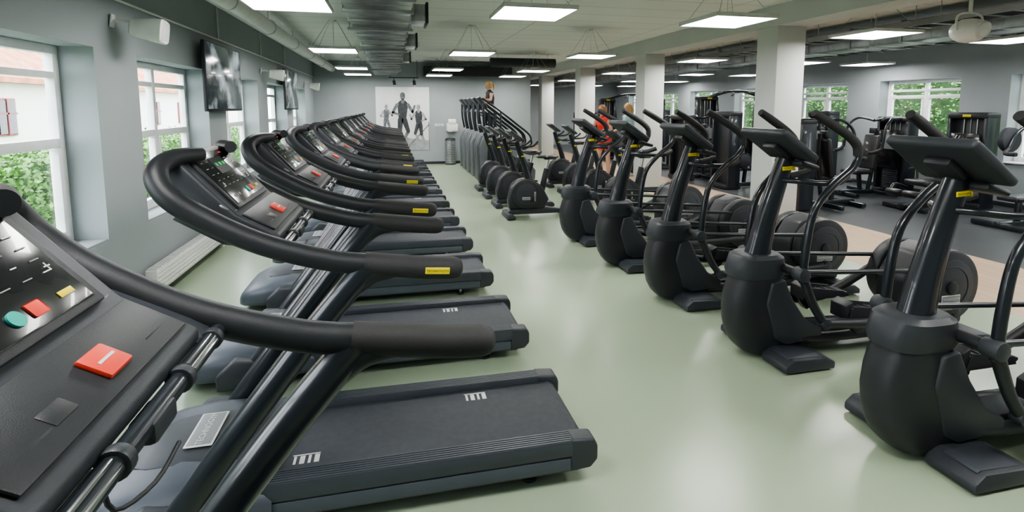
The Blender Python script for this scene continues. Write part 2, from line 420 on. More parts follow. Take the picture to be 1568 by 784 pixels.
    for sy in (-1, 1):
        b.cyl((-.44, sy*.12, 1.258), (-.44, sy*.145, 1.258), .028, DGR, seg=18, bev=.004)
        b.cyl((-.44, sy*.315, 1.258), (-.44, sy*.34, 1.258), .025, DGR, seg=18, bev=.004)
        for a in (20, 75, 160):
            ca, sa = math.cos(math.radians(a)), math.sin(math.radians(a))
            b.box((-.44+.020*ca, sy*.230, 1.258+.020*sa), (.008, .15, .008), STEEL, .003)
    b.box((-.44, 0, 1.247), (.05, .10, .045), DGR, .012)
    b.tube([(-.46, -.14, 1.25), (-.44, -.15, 1.19), (-.41, -.08, 1.18), (-.40, .0, 1.20)], .004, BLK, 6, 4)
    b.prism([(-.895, 1.565), (-.875, 1.622), (-.835, 1.640), (-.615, 1.392), (-.455, 1.300), (-.46, 1.262), (-.60, 1.290), (-.78, 1.355), (-.89, 1.47)], -.305, .305, DGR, .014, 3)
    t = V((.22, 0, -.248)).normalized(); nrm = V((.748, 0, .664))
    M = frame(V((-.725, 0, 1.516))+nrm*.004, (0, 1, 0), -t)
    b.box((0, .0, 0), (.49, .305, .014), BLK, .005, M=M)
    b.box((0, .0, .003), (.445, .27, .014), SCR, .004, M=M)
    b.box((0, .055, .0105), (.16, .085, .002), BLK2, 0, M=M)
    for r_ in range(5):
        for c in range(7):
            if abs(c-3) < 2 and r_ > 1: continue
            b.box((-.18+c*.06, -.045+r_*.032, .0108), (.016+.010*((c*r_) % 3 == 0), .0024, .0012), WHT if (c+r_) % 3 == 0 else GRYP, M=M)
    for c in (-.045, 0, .045): b.box((c, .06, .012), (.022, .016, .0012), GRN, M=M)
    for c in (-.17, .19):
        b.box((c, -.035, .0112), (.018, .003, .0012), WHT, M=M); b.box((c, -.035, .0112), (.003, .018, .0012), WHT, M=M)
    for c in (-.11, .12): b.box((c, .115, .0112), (.04, .008, .0012), RED, M=M)
    b.box((.075, -.10, .011), (.040, .032, .004), RED, .004, M=M); b.cyl(M @ V((.02, -.10, .008)), M @ V((.02, -.10, .014)), .017, TEAL)
    b.box((.165, -.10, .011), (.045, .014, .002), YEL, .001, M=M)
    for c in (-.18, -.15, -.12): b.cyl(M @ V((c, -.1, .009)), M @ V((c, -.1, .013)), .008, GRYP, seg=12)
    M2 = frame((-.54, 0, 1.352), (0, 1, 0), (-.867, 0, .498))
    b.box((0, 0, .002), (.56, .14, .008), BLK, .004, M=M2)
    b.box((.035, -.01, .009), (.080, .066, .014), RED, .006, M=M2); b.box((.035, -.01, .0165), (.05, .006, .001), WHT, M=M2)
    b.box((-.12, -.02, .004), (.06, .035, .008), BLK, .003, M=M2)
    b.prism([(-.86, 1.46), (-.62, 1.30), (-.50, 1.27), (-.54, 1.22), (-.70, 1.25), (-.84, 1.36)], -.22, .22, BLK, .012)
    return b.mesh('treadmill')
tm = treadmill_mesh()
for y in [1.03, 2.56, 3.85]+[5.20+1.31*k for k in range(9)]: place('treadmill', tm, (0, y, 0))

# ------------------------------------------------------------------ elliptical
def elliptical_mesh():
    b = MB(); X = lambda x: x-3.0
    PX = lambda pts: [(X(x), z) for x, z in pts]
    def rring(z, x0, x1, w, e=.7):
        cx, hx = (x0+x1)/2, (x1-x0)/2; r = []
        for k in range(32):
            a = 2*math.pi*k/32; c, s_ = math.cos(a), math.sin(a)
            r.append((X(cx+hx*math.copysign(abs(c)**e, c)), w*math.copysign(abs(s_)**e, s_), z))
        return r
    secs = [(.025, 2.40, 2.62, .10), (.05, 2.34, 2.66, .125), (.10, 2.29, 2.72, .14), (.17, 2.25, 2.76, .147), (.26, 2.225, 2.74, .15), (.36, 2.215, 2.69, .148), (.46, 2.225, 2.65, .142), (.55, 2.25, 2.63, .137), (.63, 2.28, 2.61, .13), (.70, 2.31, 2.58, .115), (.76, 2.34, 2.56, .10)]
    b.loft([rring(*s_) for s_ in secs], BLK)
    b.loft([rring(*s_) for s_ in ((.60, 2.245, 2.64, .136), (.64, 2.235, 2.655, .152), (.745, 2.27, 2.63, .147), (.768, 2.30, 2.60, .12))], DGR)
    for sy in (-1, 1):
        b.prism(PX([(2.44, .42), (2.52, .16), (2.62, .10), (2.92, .13), (2.92, .20), (2.78, .28), (2.66, .44), (2.58, .60), (2.48, .58)]), min(sy*.10, sy*.156), max(sy*.10, sy*.156), DGR, .016, 3)
    b.tube([(X(2.45), 0, .70), (X(2.51), 0, .98), (X(2.59), 0, 1.25), (X(2.665), 0, 1.47)], [.100, .080, .070, .063], BLK2, 24, 6, .82)
    M = frame((X(2.70), 0, 1.38), (0, 1, 0), (-.28, 0, .96)); badge(b, M, .10, .030, YEL, BLK)
    M = frame((X(2.63), -.056, 1.385), (1, 0, .05), (-.05, 0, 1)); badge(b, M, .085, .028, YEL, BLK)
    t = V((.27, 0, -.19)).normalized()
    M = frame((X(2.585), 0, 1.558), (0, 1, 0), -t)
    b.box((0, 0, 0), (.46, .35, .055), DGR, .020, M=M, seg=3)
    b.box((0, .01, .025), (.41, .28, .012), SCR, .006, M=M)
    b.box((0, -.152, .027), (.2, .02, .006), GRYP, .002, M=M)
    for c in range(5): b.box((-.16+.08*c, -.09, .0315), (.03, .006, .001), WHT, M=M)
    b.box((0, .04, .0315), (.10, .05, .001), BLK2, M=M)
    b.box((0, -.02, -.04), (.14, .16, .06), BLK, .02, M=M)
    b.box((X(2.75), 0, 1.41), (.16, .28, .035), BLK, .014, rot=(0, math.radians(15), 0))
    for sy in (-1, 1):
        b.tube([(X(2.60), sy*.03, 1.30), (X(2.66), sy*.12, 1.30), (X(2.80), sy*.19, 1.29), (X(2.93), sy*.20, 1.30), (X(3.02), sy*.17, 1.33)], [.02, .02, .02, .021, .021], BLK2, 12, 6)
        b.tube([(X(2.86), sy*.197, 1.292), (X(2.94), sy*.20, 1.30), (X(3.03), sy*.167, 1.333)], .025, RUB, 12, 5)
        y = sy*.29
        b.tube([(X(2.60), y, .62), (X(2.61), y, .85), (X(2.66), y, 1.12), (X(2.80), y, 1.29), (X(2.95), y, 1.41), (X(2.99), y, 1.52), (X(2.90), y*.97, 1.63), (X(2.75), y*.93, 1.72), (X(2.64), y*.90, 1.78)],
               [.028, .027, .025, .024, .024, .024, .024, .024, .024], BLK2, 14, 6)
        b.tube([(X(2.985), y, 1.49), (X(2.975), y*.99, 1.56), (X(2.90), y*.97, 1.63), (X(2.75), y*.93, 1.72), (X(2.635), y*.90, 1.783)], [.029, .031, .031, .031, .026], RUB, 14, 6)
        b.cyl((X(2.58), 0, .68), (X(2.58), sy*.33, .68), .032, BLK, bev=.005)
        b.cyl((X(2.58), sy*.25, .68), (X(2.58), sy*.335, .68), .048, DGR, bev=.008)
        b.tube([(X(2.60), y, .66), (X(2.70), y, .45), (X(2.80), y, .31)], [.032, .030, .030], BLK, 12, 5)
        b.cyl((X(2.80), y-.03, .31), (X(2.80), y+.03, .31), .04, DGR, bev=.006)
        zc = .30 if sy < 0 else .58
        b.tube([(X(2.80), y, .31), (X(3.30), y*.93, .27), (X(3.98), y*.93, zc)], [.034, .040, .030], BLK, 12, 6)
        b.cyl((X(3.98), y*.8, zc), (X(3.98), y*1.02, zc), .045, DGR, bev=.006)
        b.cyl((X(2.60), sy*.25, .68), (X(3.80), sy*.23, .60), .017, BLK2, seg=12)
        pz = .305
        b.prism(PX([(3.02, pz+.02), (3.06, pz), (3.40, pz), (3.43, pz+.015), (3.43, pz+.035), (3.02, pz+.05)]), min(sy*.13, sy*.27), max(sy*.13, sy*.27), DGR, .008)
        b.prism(PX([(3.00, pz), (3.04, pz), (3.06, pz+.13), (3.0, pz+.10)]), min(sy*.13, sy*.27), max(sy*.13, sy*.27), BLK, .006)
        for yy in (sy*.125, sy*.275): b.prism(PX([(3.02, pz), (3.40, pz), (3.38, pz+.05), (3.06, pz+.10)]), yy-.006, yy+.006, BLK, .003)
        for c in range(5): b.box((X(3.10+.06*c), sy*.20, pz+.048), (.012, .11, .006), RUB)
        b.prism(PX([(3.02, pz), (3.20, pz-.01), (3.18, pz-.09), (3.12, pz-.12), (3.08, pz-.08)]), sy*.24-.03, sy*.24+.03, BLK, .01)
        b.cyl((X(3.98), sy*.13, .46), (X(3.98), sy*.235, .46), .285, BLK, seg=48, bev=.02)
        b.cyl((X(3.98), sy*.23, .46), (X(3.98), sy*.244, .46), .215, DGR, seg=48, bev=.006)
        b.ring((X(3.98), sy*.243, .46), .16, .004, BLK, 'Y', seg=40)
        b.cyl((X(3.98), sy*.24, .46), (X(3.98), sy*.262, .46), .05, BLK, bev=.006)
        Mb = frame((X(3.98)+.0, sy*.246, .37), (1 if sy < 0 else -1, 0, 0), (0, 0, 1))
        b.box((0, 0, 0), (.175, .062, .006), WHT, .002, M=Mb); b.box((0, 0, .001), (.166, .053, .007), GRYP, .002, M=Mb)
        b.text('TECHNOGYM', .026, Mb @ Matrix.Translation((0, 0, .0055)), WHT)
        b.prism(PX([(2.44, .012), (2.84, .012), (2.84, .065), (2.76, .095), (2.50, .105), (2.44, .06)]), min(sy*.12, sy*.37), max(sy*.12, sy*.37), DGR, .014)
        b.prism(PX([(2.48, .098), (2.74, .090), (2.74, .100), (2.50, .110)]), min(sy*.18, sy*.34), max(sy*.18, sy*.34), RAIL, .003)
        b.prism(PX([(4.08, .012), (4.34, .012), (4.34, .06), (4.28, .10), (4.10, .11)]), min(sy*.08, sy*.33), max(sy*.08, sy*.33), DGR, .012)
        for x in (2.52, 2.78, 4.2): b.cyl((X(x), sy*.30, 0), (X(x), sy*.30, .02), .03, BLK)
        b.tube([(X(2.55), sy*.10, .17), (X(2.9), sy*.13, .13), (X(3.5), sy*.12, .12), (X(4.0), sy*.10, .14)], .036, BLK, 12, 5)
    b.prism(PX([(2.6, .05), (4.25, .05), (4.28, .12), (4.1, .17), (2.9, .17), (2.7, .24)]), -.085, .085, DGR, .014)
    b.prism(PX([(3.66, .12), (4.28, .10), (4.30, .45), (4.18, .68), (3.98, .76), (3.80, .70), (3.68, .50)]), -.125, .125, BLK, .03, 3)
    return b.mesh('elliptical_trainer')
em = elliptical_mesh()
for x, y in ((3.18, 2.09), (3.13, 3.24), (3.08, 4.38), (3.04, 5.50), (2.98, 6.64)): place('elliptical_trainer', em, (x, y, 0))

# ------------------------------------------------------------------ exercise bike
def bike_mesh():
    b = MB()
    for x in (.05, 1.02):
        b.prism([(x-.06, .01), (x+.08, .01), (x+.08, .05), (x+.04, .09), (x-.04, .09)], -.26, .26, DGR, .012)
    b.prism([(.0, .05), (1.05, .05), (1.05, .11), (.70, .16), (.1, .16)], -.06, .06, DGR, .015)
    b.prism([(.06, .14), (.66, .14), (.74, .30), (.62, .52), (.42, .66), (.24, .64), (.10, .50), (.04, .30)], -.09, .09, BLK, .03, 3)
    for sy in (-1, 1):
        b.cyl((.33, sy*.08, .40), (.33, sy*.135, .40), .245, BLK, seg=40, bev=.02)
        b.cyl((.33, sy*.13, .40), (.33, sy*.142, .40), .18, DGR, seg=40, bev=.005)
        M = frame((.33, sy*.1435, .33), (1 if sy < 0 else -1, 0, 0), (0, 0, 1)); b.box((0, 0, 0), (.13, .045, .006), WHT, .002, M=M)
        b.box((0, 0, .001), (.12, .036, .007), GRYP, .002, M=M)
        dz = .15*sy
        b.box((.50+.03*sy, sy*.165, .42+dz/2), (.035, .022, .19), STEEL, .006)
        b.box((.50+.06*sy, sy*.22, .42+dz), (.11, .09, .028), BLK, .008)
        b.tube([(.26, sy*.03, 1.17), (.30, sy*.16, 1.18), (.42, sy*.22, 1.20), (.50, sy*.21, 1.27)], .017, RUB, 10, 5)
        b.tube([(.26, sy*.03, 1.10), (.40, sy*.13, 1.06), (.56, sy*.14, 1.08)], .015, RUB, 10, 5)
    b.tube([(.42, 0, .58), (.34, 0, .85), (.25, 0, 1.10), (.20, 0, 1.26)], [.065, .052, .048, .046], BLK2, 16, 5)
    M = frame((.17, 0, 1.36), (0, 1, 0), (-.8, 0, .6))
    b.box((0, 0, 0), (.40, .28, .045), DGR, .016, M=M); b.box((0, 0, .02), (.35, .22, .01), SCR, .004, M=M)
    b.tube([(.60, 0, .18), (.66, 0, .55), (.72, 0, .80)], .048, BLK, 14, 4)
    b.cyl((.70, 0, .75), (.745, 0, .98), .024, STEEL)
    for x, s_ in ((.80, (.13, .12, .035)), (.68, (.15, .055, .028))): b.sph((x, 0, 1.0), s_, PAD)
    b.box((.77, 0, .965), (.2, .1, .02), BLK, .008)
    M = frame((.30, -.05, 1.02), (1, 0, 0), (0, 0, 1)); b.box((0, 0, 0), (.07, .02, .006), YEL, .002, M=M)
    return b.mesh('exercise_bike')
bm_ = bike_mesh()
for y in (8.35, 9.35, 10.35, 11.35): place('exercise_bike', bm_, (1.80, y, 0))
for y in (8.2, 9.3, 10.4, 11.5): place('exercise_bike', bm_, (3.45, y, 0))

# ------------------------------------------------------------------ stair climber
def climber_mesh():
    b = MB()
    b.prism([(0, .04), (1.25, .04), (1.28, .30), (1.15, .48), (.94, .48), (.94, .79), (.70, .79), (.70, .955), (.46, .955), (.40, 1.08), (.28, 1.15), (.08, 1.12), (0, .9)], -.24, .24, DGR, .014)
    for sy in (-1, 1):
        b.prism([(-.04, .02), (1.30, .02), (1.32, .30), (1.0, .70), (.56, 1.12), (.30, 1.24), (.06, 1.20), (-.06, .9)], sy*.27-.04, sy*.27+.04, SILV, .02)
        b.prism([(.10, .12), (1.1, .12), (1.1, .28), (.8, .62), (.40, 1.0), (.14, 1.0)], sy*.315-.008, sy*.315+.008, BLK, .006)
        b.tube([(.12, sy*.28, 1.10), (.04, sy*.29, 1.55), (.03, sy*.29, 1.92)], .03, BLK2, 12, 5)
        b.tube([(.02, sy*.24, 2.02), (.06, sy*.29, 2.0), (.35, sy*.30, 1.80), (.80, sy*.30, 1.45), (1.12, sy*.30, 1.20), (1.20, sy*.30, 1.05), (1.16, sy*.29, .90), (.72, sy*.28, .88)], .024, BLK2, 12, 6)
        b.cyl((.45, sy*.30, 1.0), (.45, sy*.30, 1.72), .02, BLK2)
    for x, z in ((1.02, .49), (.80, .81), (.58, .975)): b.box((x, 0, z), (.26, .44, .02), RUB, .005)
    M = frame((.04, 0, 1.93), (0, 1, 0), (-.6, 0, .8))
    b.box((0, 0, 0), (.50, .34, .06), DGR, .02, M=M); b.box((0, 0, .027), (.42, .27, .012), SCR, .005, M=M)
    b.cyl((.05, -.28, 1.72), (.05, .28, 1.72), .02, STEEL)
    return b.mesh('stair_climber')
cm = climber_mesh()
for y in (12.5, 13.3, 14.1, 14.9, 15.7): place('stair_climber', cm, (2.08, y, 0))

# ------------------------------------------------------------------ strength machines
def stack(b, x, y, h=1.55, w=.62, d=.30):
    b.box((x, y, h/2+.03), (d*.25, w*.9, h-.1), BLK, .01)
    for sy in (-1, 1): b.box((x, y+sy*w/2, h/2+.02), (d, .07, h), BLK2, .02)
    b.box((x, y, h+.02), (d+.02, w+.08, .12), BLK, .04, seg=3); b.box((x, y, .06), (d+.06, w+.06, .10), BLK, .02)
    for k in range(14): b.box((x-.05, y, .14+.045*k), (.12, w*.55, .038), DGR, .004)
    for sy in (-1, 1): b.cyl((x-.05, y+sy*w*.18, .1), (x-.05, y+sy*w*.18, h), .012, STEEL, seg=10)
    b.cyl((x-.05, y, .75), (x-.05, y, h), .005, STEEL, seg=8)
    b.box((x-d/2-.012, y, h+.02), (.012, .14, .045), YEL, .004)
    b.box((x-.165, y, .95), (.01, w*.8, .8), SCR, .003)
    b.box((x-.172, y, 1.1), (.006, w*.42, .3), GRYP, .002)
def machine_a():
    b = MB(); stack(b, .75, 0)
    b.box((.1, 0, .07), (1.4, .10, .10), BLK2, .02); b.box((-.5, 0, .05), (.10, .7, .08), BLK2, .02)
    b.tube([(-.1, 0, .1), (-.15, 0, .45)], .045, BLK2, 12); b.box((-.22, 0, .50), (.42, .40, .09), PAD, .035, seg=3)
    b.box((.10, 0, .90), (.10, .36, .72), PAD, .04, rot=(0, math.radians(10), 0), seg=3)
    b.tube([(.1, 0, .1), (.2, 0, .7), (.22, 0, 1.35)], .04, BLK2, 12, 4)
    b.box((.14, -.0, 1.34), (.05, .16, .12), BLK, .02)
    for sy in (-1, 1):
        b.tube([(.25, sy*.1, 1.55), (.15, sy*.38, 1.60), (-.05, sy*.45, 1.40), (-.12, sy*.45, 1.0), (-.30, sy*.42, .92)], .026, BLK2, 12, 6)
        b.tube([(-.12, sy*.45, 1.12), (-.13, sy*.45, .99), (-.30, sy*.42, .92), (-.40, sy*.40, .92)], .033, RUB, 12, 4)
        b.tube([(.25, sy*.1, 1.55), (.6, sy*.2, 1.58)], .03, BLK2, 12)
        b.box((.2, sy*.33, .07), (.08, .5, .08), BLK2, .015)
    return b.mesh('chest_press_machine')
def machine_b():
    b = MB(); stack(b, .6, 0, 1.65)
    b.box((-.1, 0, .07), (1.6, .12, .10), BLK2, .02); b.box((-.8, 0, .05), (.10, .8, .08), BLK2, .02)
    b.tube([(-.3, 0, .1), (-.32, 0, .42)], .05, BLK2, 12); b.box((-.38, 0, .48), (.50, .42, .10), PAD, .035, seg=3)
    b.box((-.08, 0, .88), (.12, .40, .66), PAD, .04, rot=(0, math.radians(18), 0), seg=3)
    b.tube([(.1, 0, .1), (.06, 0, .9), (.3, 0, 1.3)], .045, BLK2, 12, 4)
    for sy in (-1, 1):
        b.tube([(-.45, sy*.28, .35), (-.72, sy*.30, .42), (-.85, sy*.25, .25)], .03, BLK2, 12, 4)
        b.cyl((-.86, sy*.02, .30), (-.86, sy*.3, .30), .065, PAD, bev=.015)
        b.tube([(-.25, sy*.26, .45), (-.25, sy*.28, .68), (-.42, sy*.28, .70)], .02, RUB, 10, 4)
    b.ring((.25, .2, .62), .17, .018, BLK2, 'Y', seg=28); b.cyl((.25, .17, .62), (.25, .23, .62), .15, DGR, bev=.01)
    return b.mesh('leg_extension_machine')
def machine_c():
    b = MB()
    for sy in (-1, 1):
        stack(b, .0, sy*.95, 2.05, .5, .28)
        b.tube([(-.1, sy*.68, .1), (-.16, sy*.64, 1.2), (-.1, sy*.68, 2.05)], .028, BLK2, 12, 5)
        b.box((-.16, sy*.64, 1.3), (.10, .08, .14), DGR, .02); b.cyl((-.20, sy*.60, 1.3), (-.20, sy*.66, 1.3), .05, BLK, bev=.01)
    for x in (-.10, .10): b.tube([(x, -.95, 2.08), (x, -.4, 2.24), (x, 0, 2.28), (x, .4, 2.24), (x, .95, 2.08)], .03, BLK2, 12, 5)
    for y in (-.5, 0, .5): b.box((0, y, 2.25), (.25, .05, .05), BLK2, .01)
    for sy in (-1, 1): b.tube([(-.12, sy*.25, 2.24), (-.30, sy*.30, 2.20), (-.38, sy*.42, 2.14)], .018, RUB, 10, 4)
    b.box((0, 0, .04), (.22, 1.9, .06), BLK2, .015)
    return b.mesh('cable_crossover_machine')
def machine_d():
    b = MB()
    b.box((0, 0, .06), (1.5, .10, .09), BLK2, .02)
    for x in (-.7, .7): b.box((x, 0, .05), (.09, .75, .08), BLK2, .02)
    for x in (-.35, .35): b.box((x, 0, .24), (.07, .07, .34), BLK2, .015)
    b.box((-.1, 0, .45), (1.0, .30, .08), PAD, .03, seg=3)
    b.box((.42, 0, .72), (.62, .30, .08), PAD, .03, rot=(0, math.radians(-55), 0), seg=3)
    for sy in (-1, 1):
        b.tube([(.62, sy*.42, .08), (.66, sy*.42, .8), (.78, sy*.42, 1.45)], .034, BLK2, 12, 5)
        b.tube([(.78, sy*.42, 1.45), (.55, sy*.46, 1.55), (.2, sy*.46, 1.42), (.0, sy*.44, 1.15), (-.12, sy*.40, 1.10)], .028, BLK2, 12, 5)
        b.cyl((.12, sy*.47, 1.30), (.12, sy*.56, 1.30), .20, DGR, bev=.015, seg=32); b.cyl((.12, sy*.50, 1.30), (.12, sy*.66, 1.30), .025, STEEL)
        b.tube([(.0, sy*.44, 1.15), (-.14, sy*.38, 1.09), (-.16, sy*.22, 1.09)], .032, RUB, 10, 4)
    b.cyl((.76, -.42, 1.42), (.76, .42, 1.42), .032, BLK2); b.box((.755, 0, 1.42), (.08, .2, .07), YEL, .01)
    return b.mesh('plate_loaded_press')
mA, mB_, mC, mD = machine_a(), machine_b(), machine_c(), machine_d()
R = math.radians
for me, nm, x, y, r in [
    (mB_, 'leg_extension_machine', 8.3, 4.2, 20), (mD, 'plate_loaded_press', 9.6, 5.9, 0), (mA, 'chest_press_machine', 9.6, 8.9, 0),
    (mA, 'chest_press_machine', 7.8, 8.0, 180), (mB_, 'leg_extension_machine', 9.7, 7.4, 0), (mB_, 'leg_extension_machine', 7.95, 10.4, 180),
    (mC, 'cable_crossover_machine', 9.6, 13.2, 90), (mA, 'chest_press_machine', 7.9, 11.9, 180), (mB_, 'leg_extension_machine', 9.8, 10.9, 0),
    (mD, 'plate_loaded_press', 8.1, 14.6, 90), (mA, 'chest_press_machine', 9.9, 15.4, 0), (mC, 'cable_crossover_machine', 8.3, 17.2, 90),
    (mA, 'chest_press_machine', 7.9, 19.3, 180), (mB_, 'leg_extension_machine', 9.9, 19.0, 0), (mD, 'plate_loaded_press', 8.8, 21.6, 90)]:
    place(nm, me, (x, y, 0), R(r))

# ------------------------------------------------------------------ wall fittings
def tv(y):
    b = MB(); b.box((0, 0, 0), (.045, 1.50, .86), BLK, .01); b.box((.021, 0, .008), (.006, 1.46, .81), TVM, .002)
    b.box((-.05, 0, 0), (.07, .5, .4), BLK, .01); b.box((-.09, 0, .05), (.06, .24, .3), DGR, .01)
    b.obj('wall_television', (XL+.125, y, 2.20))
tv(7.75); tv(12.6)
def speaker_mesh():
    b = MB()
    prof = [(-.12, .07, .07), (-.10, .10, .09), (0, .125, .105), (.12, .155, .125), (.19, .165, .13), (.205, .15, .118)]
    rings = []
    for x, w, h in prof:
        rings.append([(x, w*math.copysign(abs(math.cos(a))**.5, math.cos(a)), h*math.copysign(abs(math.sin(a))**.5, math.sin(a))) for a in [2*math.pi*k/32 for k in range(32)]])
    b.loft(rings, WPLA); b.box((.204, 0, 0), (.008, .26, .20), LAMPF, .003)
    b.tube([(-.10, 0, .05), (-.20, 0, .06), (-.27, 0, .04)], .018, WPLA, 10, 4); b.box((-.285, 0, .04), (.02, .10, .14), WPLA, .006)
    return b.mesh('wall_speaker')
sm = speaker_mesh()
def spk(y, z):
    o = place('wall_speaker', sm, (XL+.235, y, z), .12, .80); o.rotation_euler = (0, .12, .12); return o
spk(5.20, 2.49); spk(10.4, 2.42); spk(15.3, 2.4)
def hung_speaker(x, y):
    b = MB()
    b.sph((0, 0, 0), (.17, .17, .13), WPLA, 24); b.cyl((0, -.11, 0), (0, -.16, -.02), .10, LAMPF, r1=.09, bev=.01)
    b.tube([(-.17, 0, 0), (-.17, 0, .15), (0, 0, .19), (.17, 0, .15), (.17, 0, 0)], .012, WPLA, 8, 4)
    b.cyl((0, 0, .18), (0, 0, .60), .018, WPLA); b.cyl((0, 0, .57), (0, 0, .60), .06, WPLA)
    b.obj('ceiling_speaker', (x, y, ZC-.60))
hung_speaker(6.15, 4.55); hung_speaker(6.2, 7.6); hung_speaker(6.3, 12.0)
b = MB()
b.box((0, 0, .20), (.10, 2.3, .22), WPLA, .006)
for k in range(46): b.box((0, -1.12+k*.05, .315), (.085, .03, .012), LAMPF)
for k in range(5): b.box((.052, 0, .12+k*.04), (.006, 2.26, .014), WPLA, .002)
for y in (-.9, .9): b.box((0, y, .05), (.05, .03, .10), WPLA)
b.cyl((0, 1.15, .15), (0, 1.25, .15), .02, WPLA); b.cyl((0, 1.25, .15), (-.05, 1.25, .15), .012, WPLA)
b.cyl((0, 1.13, .22), (0, 1.22, .22), .028, WPLA)
b.obj('radiator', (XL+.09, 6.5, 0))
b = MB(); b.tube([(XL+.02, -1, 2.74), (XL+.02, 17, 2.74)], .012, WPLA, 8, 1)
for y in (5.2, 8.0, 10.4, 12.6): b.tube([(XL+.02, y, 2.74), (XL+.02, y, 3.24)], .010, WPLA, 8, 1)
b.obj('cable_conduit')
b = MB(); PW, PH = 1.66, 2.0
PAP = mat('poster_paper', (.74, .76, .76), .5, var=.12, scale=1.2)
PG1 = mat('poster_ink_dark', (.05, .055, .06), .5, var=.4, scale=9); PG2 = mat('poster_ink_grey', (.34, .35, .36), .5, var=.25, scale=4); PG3 = mat('poster_ink_mid', (.15, .16, .17), .5, var=.4, scale=9)
b.box((0, 0, 0), (PW, .02, PH), PAP, .003)
def cap2(p, q, r0, r1, m, y):
    p = V((p[0], p[1])); q = V((q[0], q[1])); d = (q-p).normalized(); a0 = math.atan2(d.y, d.x); pts = []
    for k in range(7): a = a0+math.pi/2+math.pi*k/6; pts.append((p.x+r0*math.cos(a), p.y+r0*math.sin(a)))
    for k in range(7): a = a0-math.pi/2+math.pi*k/6; pts.append((q.x+r1*math.cos(a), q.y+r1*math.sin(a)))
    b.prism(pts, y-.001, y, m)
def runner(cx, cz, s, m1, m2, fl, y):
    f = lambda x, z: (cx+fl*x*s, cz+z*s)
    cap2(f(0, .95), f(.02, 1.40), .12*s, .17*s, m1, y); cap2(f(.02, 1.5), f(.02, 1.56), .05*s, .05*s, m2, y-.001)
    cap2(f(.02, 1.66), f(.02, 1.74), .08*s, .08*s, m2, y-.001)
    cap2(f(-.06, .92), f(-.10, .50), .09*s, .06*s, m1, y-.002); cap2(f(-.10, .50), f(-.24, .12), .058*s, .04*s, m2, y-.001)
    cap2(f(.06, .92), f(.18, .55), .09*s, .06*s, m1, y-.002); cap2(f(.18, .55), f(.06, .32), .058*s, .04*s, m2, y-.001)
    cap2(f(-.16, 1.42), f(-.30, 1.17), .05*s, .042*s, m2, y-.001); cap2(f(-.30, 1.17), f(-.12, 1.10), .038*s, .03*s, m2, y-.001)
    cap2(f(.19, 1.42), f(.33, 1.18), .05*s, .042*s, m2, y-.001); cap2(f(.33, 1.18), f(.40, 1.38), .038*s, .03*s, m2, y-.001)
b.prism([(-.82, -.99), (.82, -.99), (.82, -.70), (.2, -.62), (-.3, -.40), (-.82, -.28)], -.0125, -.0115, PG2)
for k in range(5): b.prism([(-.80, -.95+.1*k), (.1-.1*k, -.95+.1*k), (.1-.1*k, -.93+.1*k), (-.80, -.93+.1*k)], -.0135, -.0125, PG3)
b.prism([(.80, -.10), (.82, -.10), (.82, -.98), (.80, -.98)], -.0135, -.0125, PG3); b.prism([(.1, -.96), (.82, -.20), (.82, -.16), (.06, -.96)], -.0135, -.0125, PG3)
runner(-.02, -.93, .97, PG1, PG3, 1, -.015); runner(.50, -.86, .72, PG1, PG2, -1, -.018); runner(-.52, -.55, .55, PG3, PG2, 1, -.014)
b.obj('wall_poster', (.36, YF-.013, 1.46))
b = MB()
b.box((0, 0, 0), (.9, .04, .03), BLK, .005)
for x in (-.3, .3):
    b.cyl((x, 0, 0), (x, -.0, -.08), .012, BLK); b.cyl((x, .0, -.10), (x+.02, .09, -.20), .045, BLK, r1=.05, bev=.006)
    b.cyl((x+.02, .088, -.198), (x+.022, .095, -.206), .038, LAMP)
for x in (-.4, .4): b.cyl((x, 0, .01), (x, 0, ZC-2.72), .006, BLK, seg=8)
b.obj('spotlight_track', (.40, YF-.55, 2.72))
b = MB(); b.cyl((0, 0, .02), (0, 0, .78), .17, SILV, seg=36, bev=.01); b.cyl((0, 0, 0), (0, 0, .03), .175, BLK, seg=36)
for k in range(12): b.ring((0, 0, .08+.055*k), .171, .006, STEEL, seg=36)
b.cyl((0, 0, .77), (0, 0, .84), .175, BLK, seg=36, r1=.15, bev=.015); b.obj('waste_bin', (1.82, 16.75, 0))
b = MB(); b.box((0, 0, 0), (.36, .22, .26), WPLA, .03, seg=3); b.cyl((-.12, -.02, .16), (.12, -.02, .16), .11, WPLA); b.box((0, -.05, -.14), (.26, .1, .03), STEEL, .01)
b.obj('paper_towel_dispenser', (1.9, YF-.112, 1.18))
b = MB()
for k in range(3): b.box((k*.1, 0, 0), (.085, .014, .085), WPLA, .004); b.box((k*.1, -.009, 0), (.05, .008, .05), LAMPF, .002)
b.obj('light_switches', (1.4, YF-.008, 1.25))
b = MB(); b.cyl((0, 0, 0), (0, -.04, 0), .17, BLK, seg=40, bev=.006); b.cyl((0, -.038, 0), (0, -.043, 0), .15, WPLA, seg=40)
b.box((0, -.046, .04), (.012, .004, .09), BLK); b.box((.04, -.046, 0), (.07, .004, .012), BLK)
b.obj('wall_clock', (9.1, YF2-.003, 2.35))

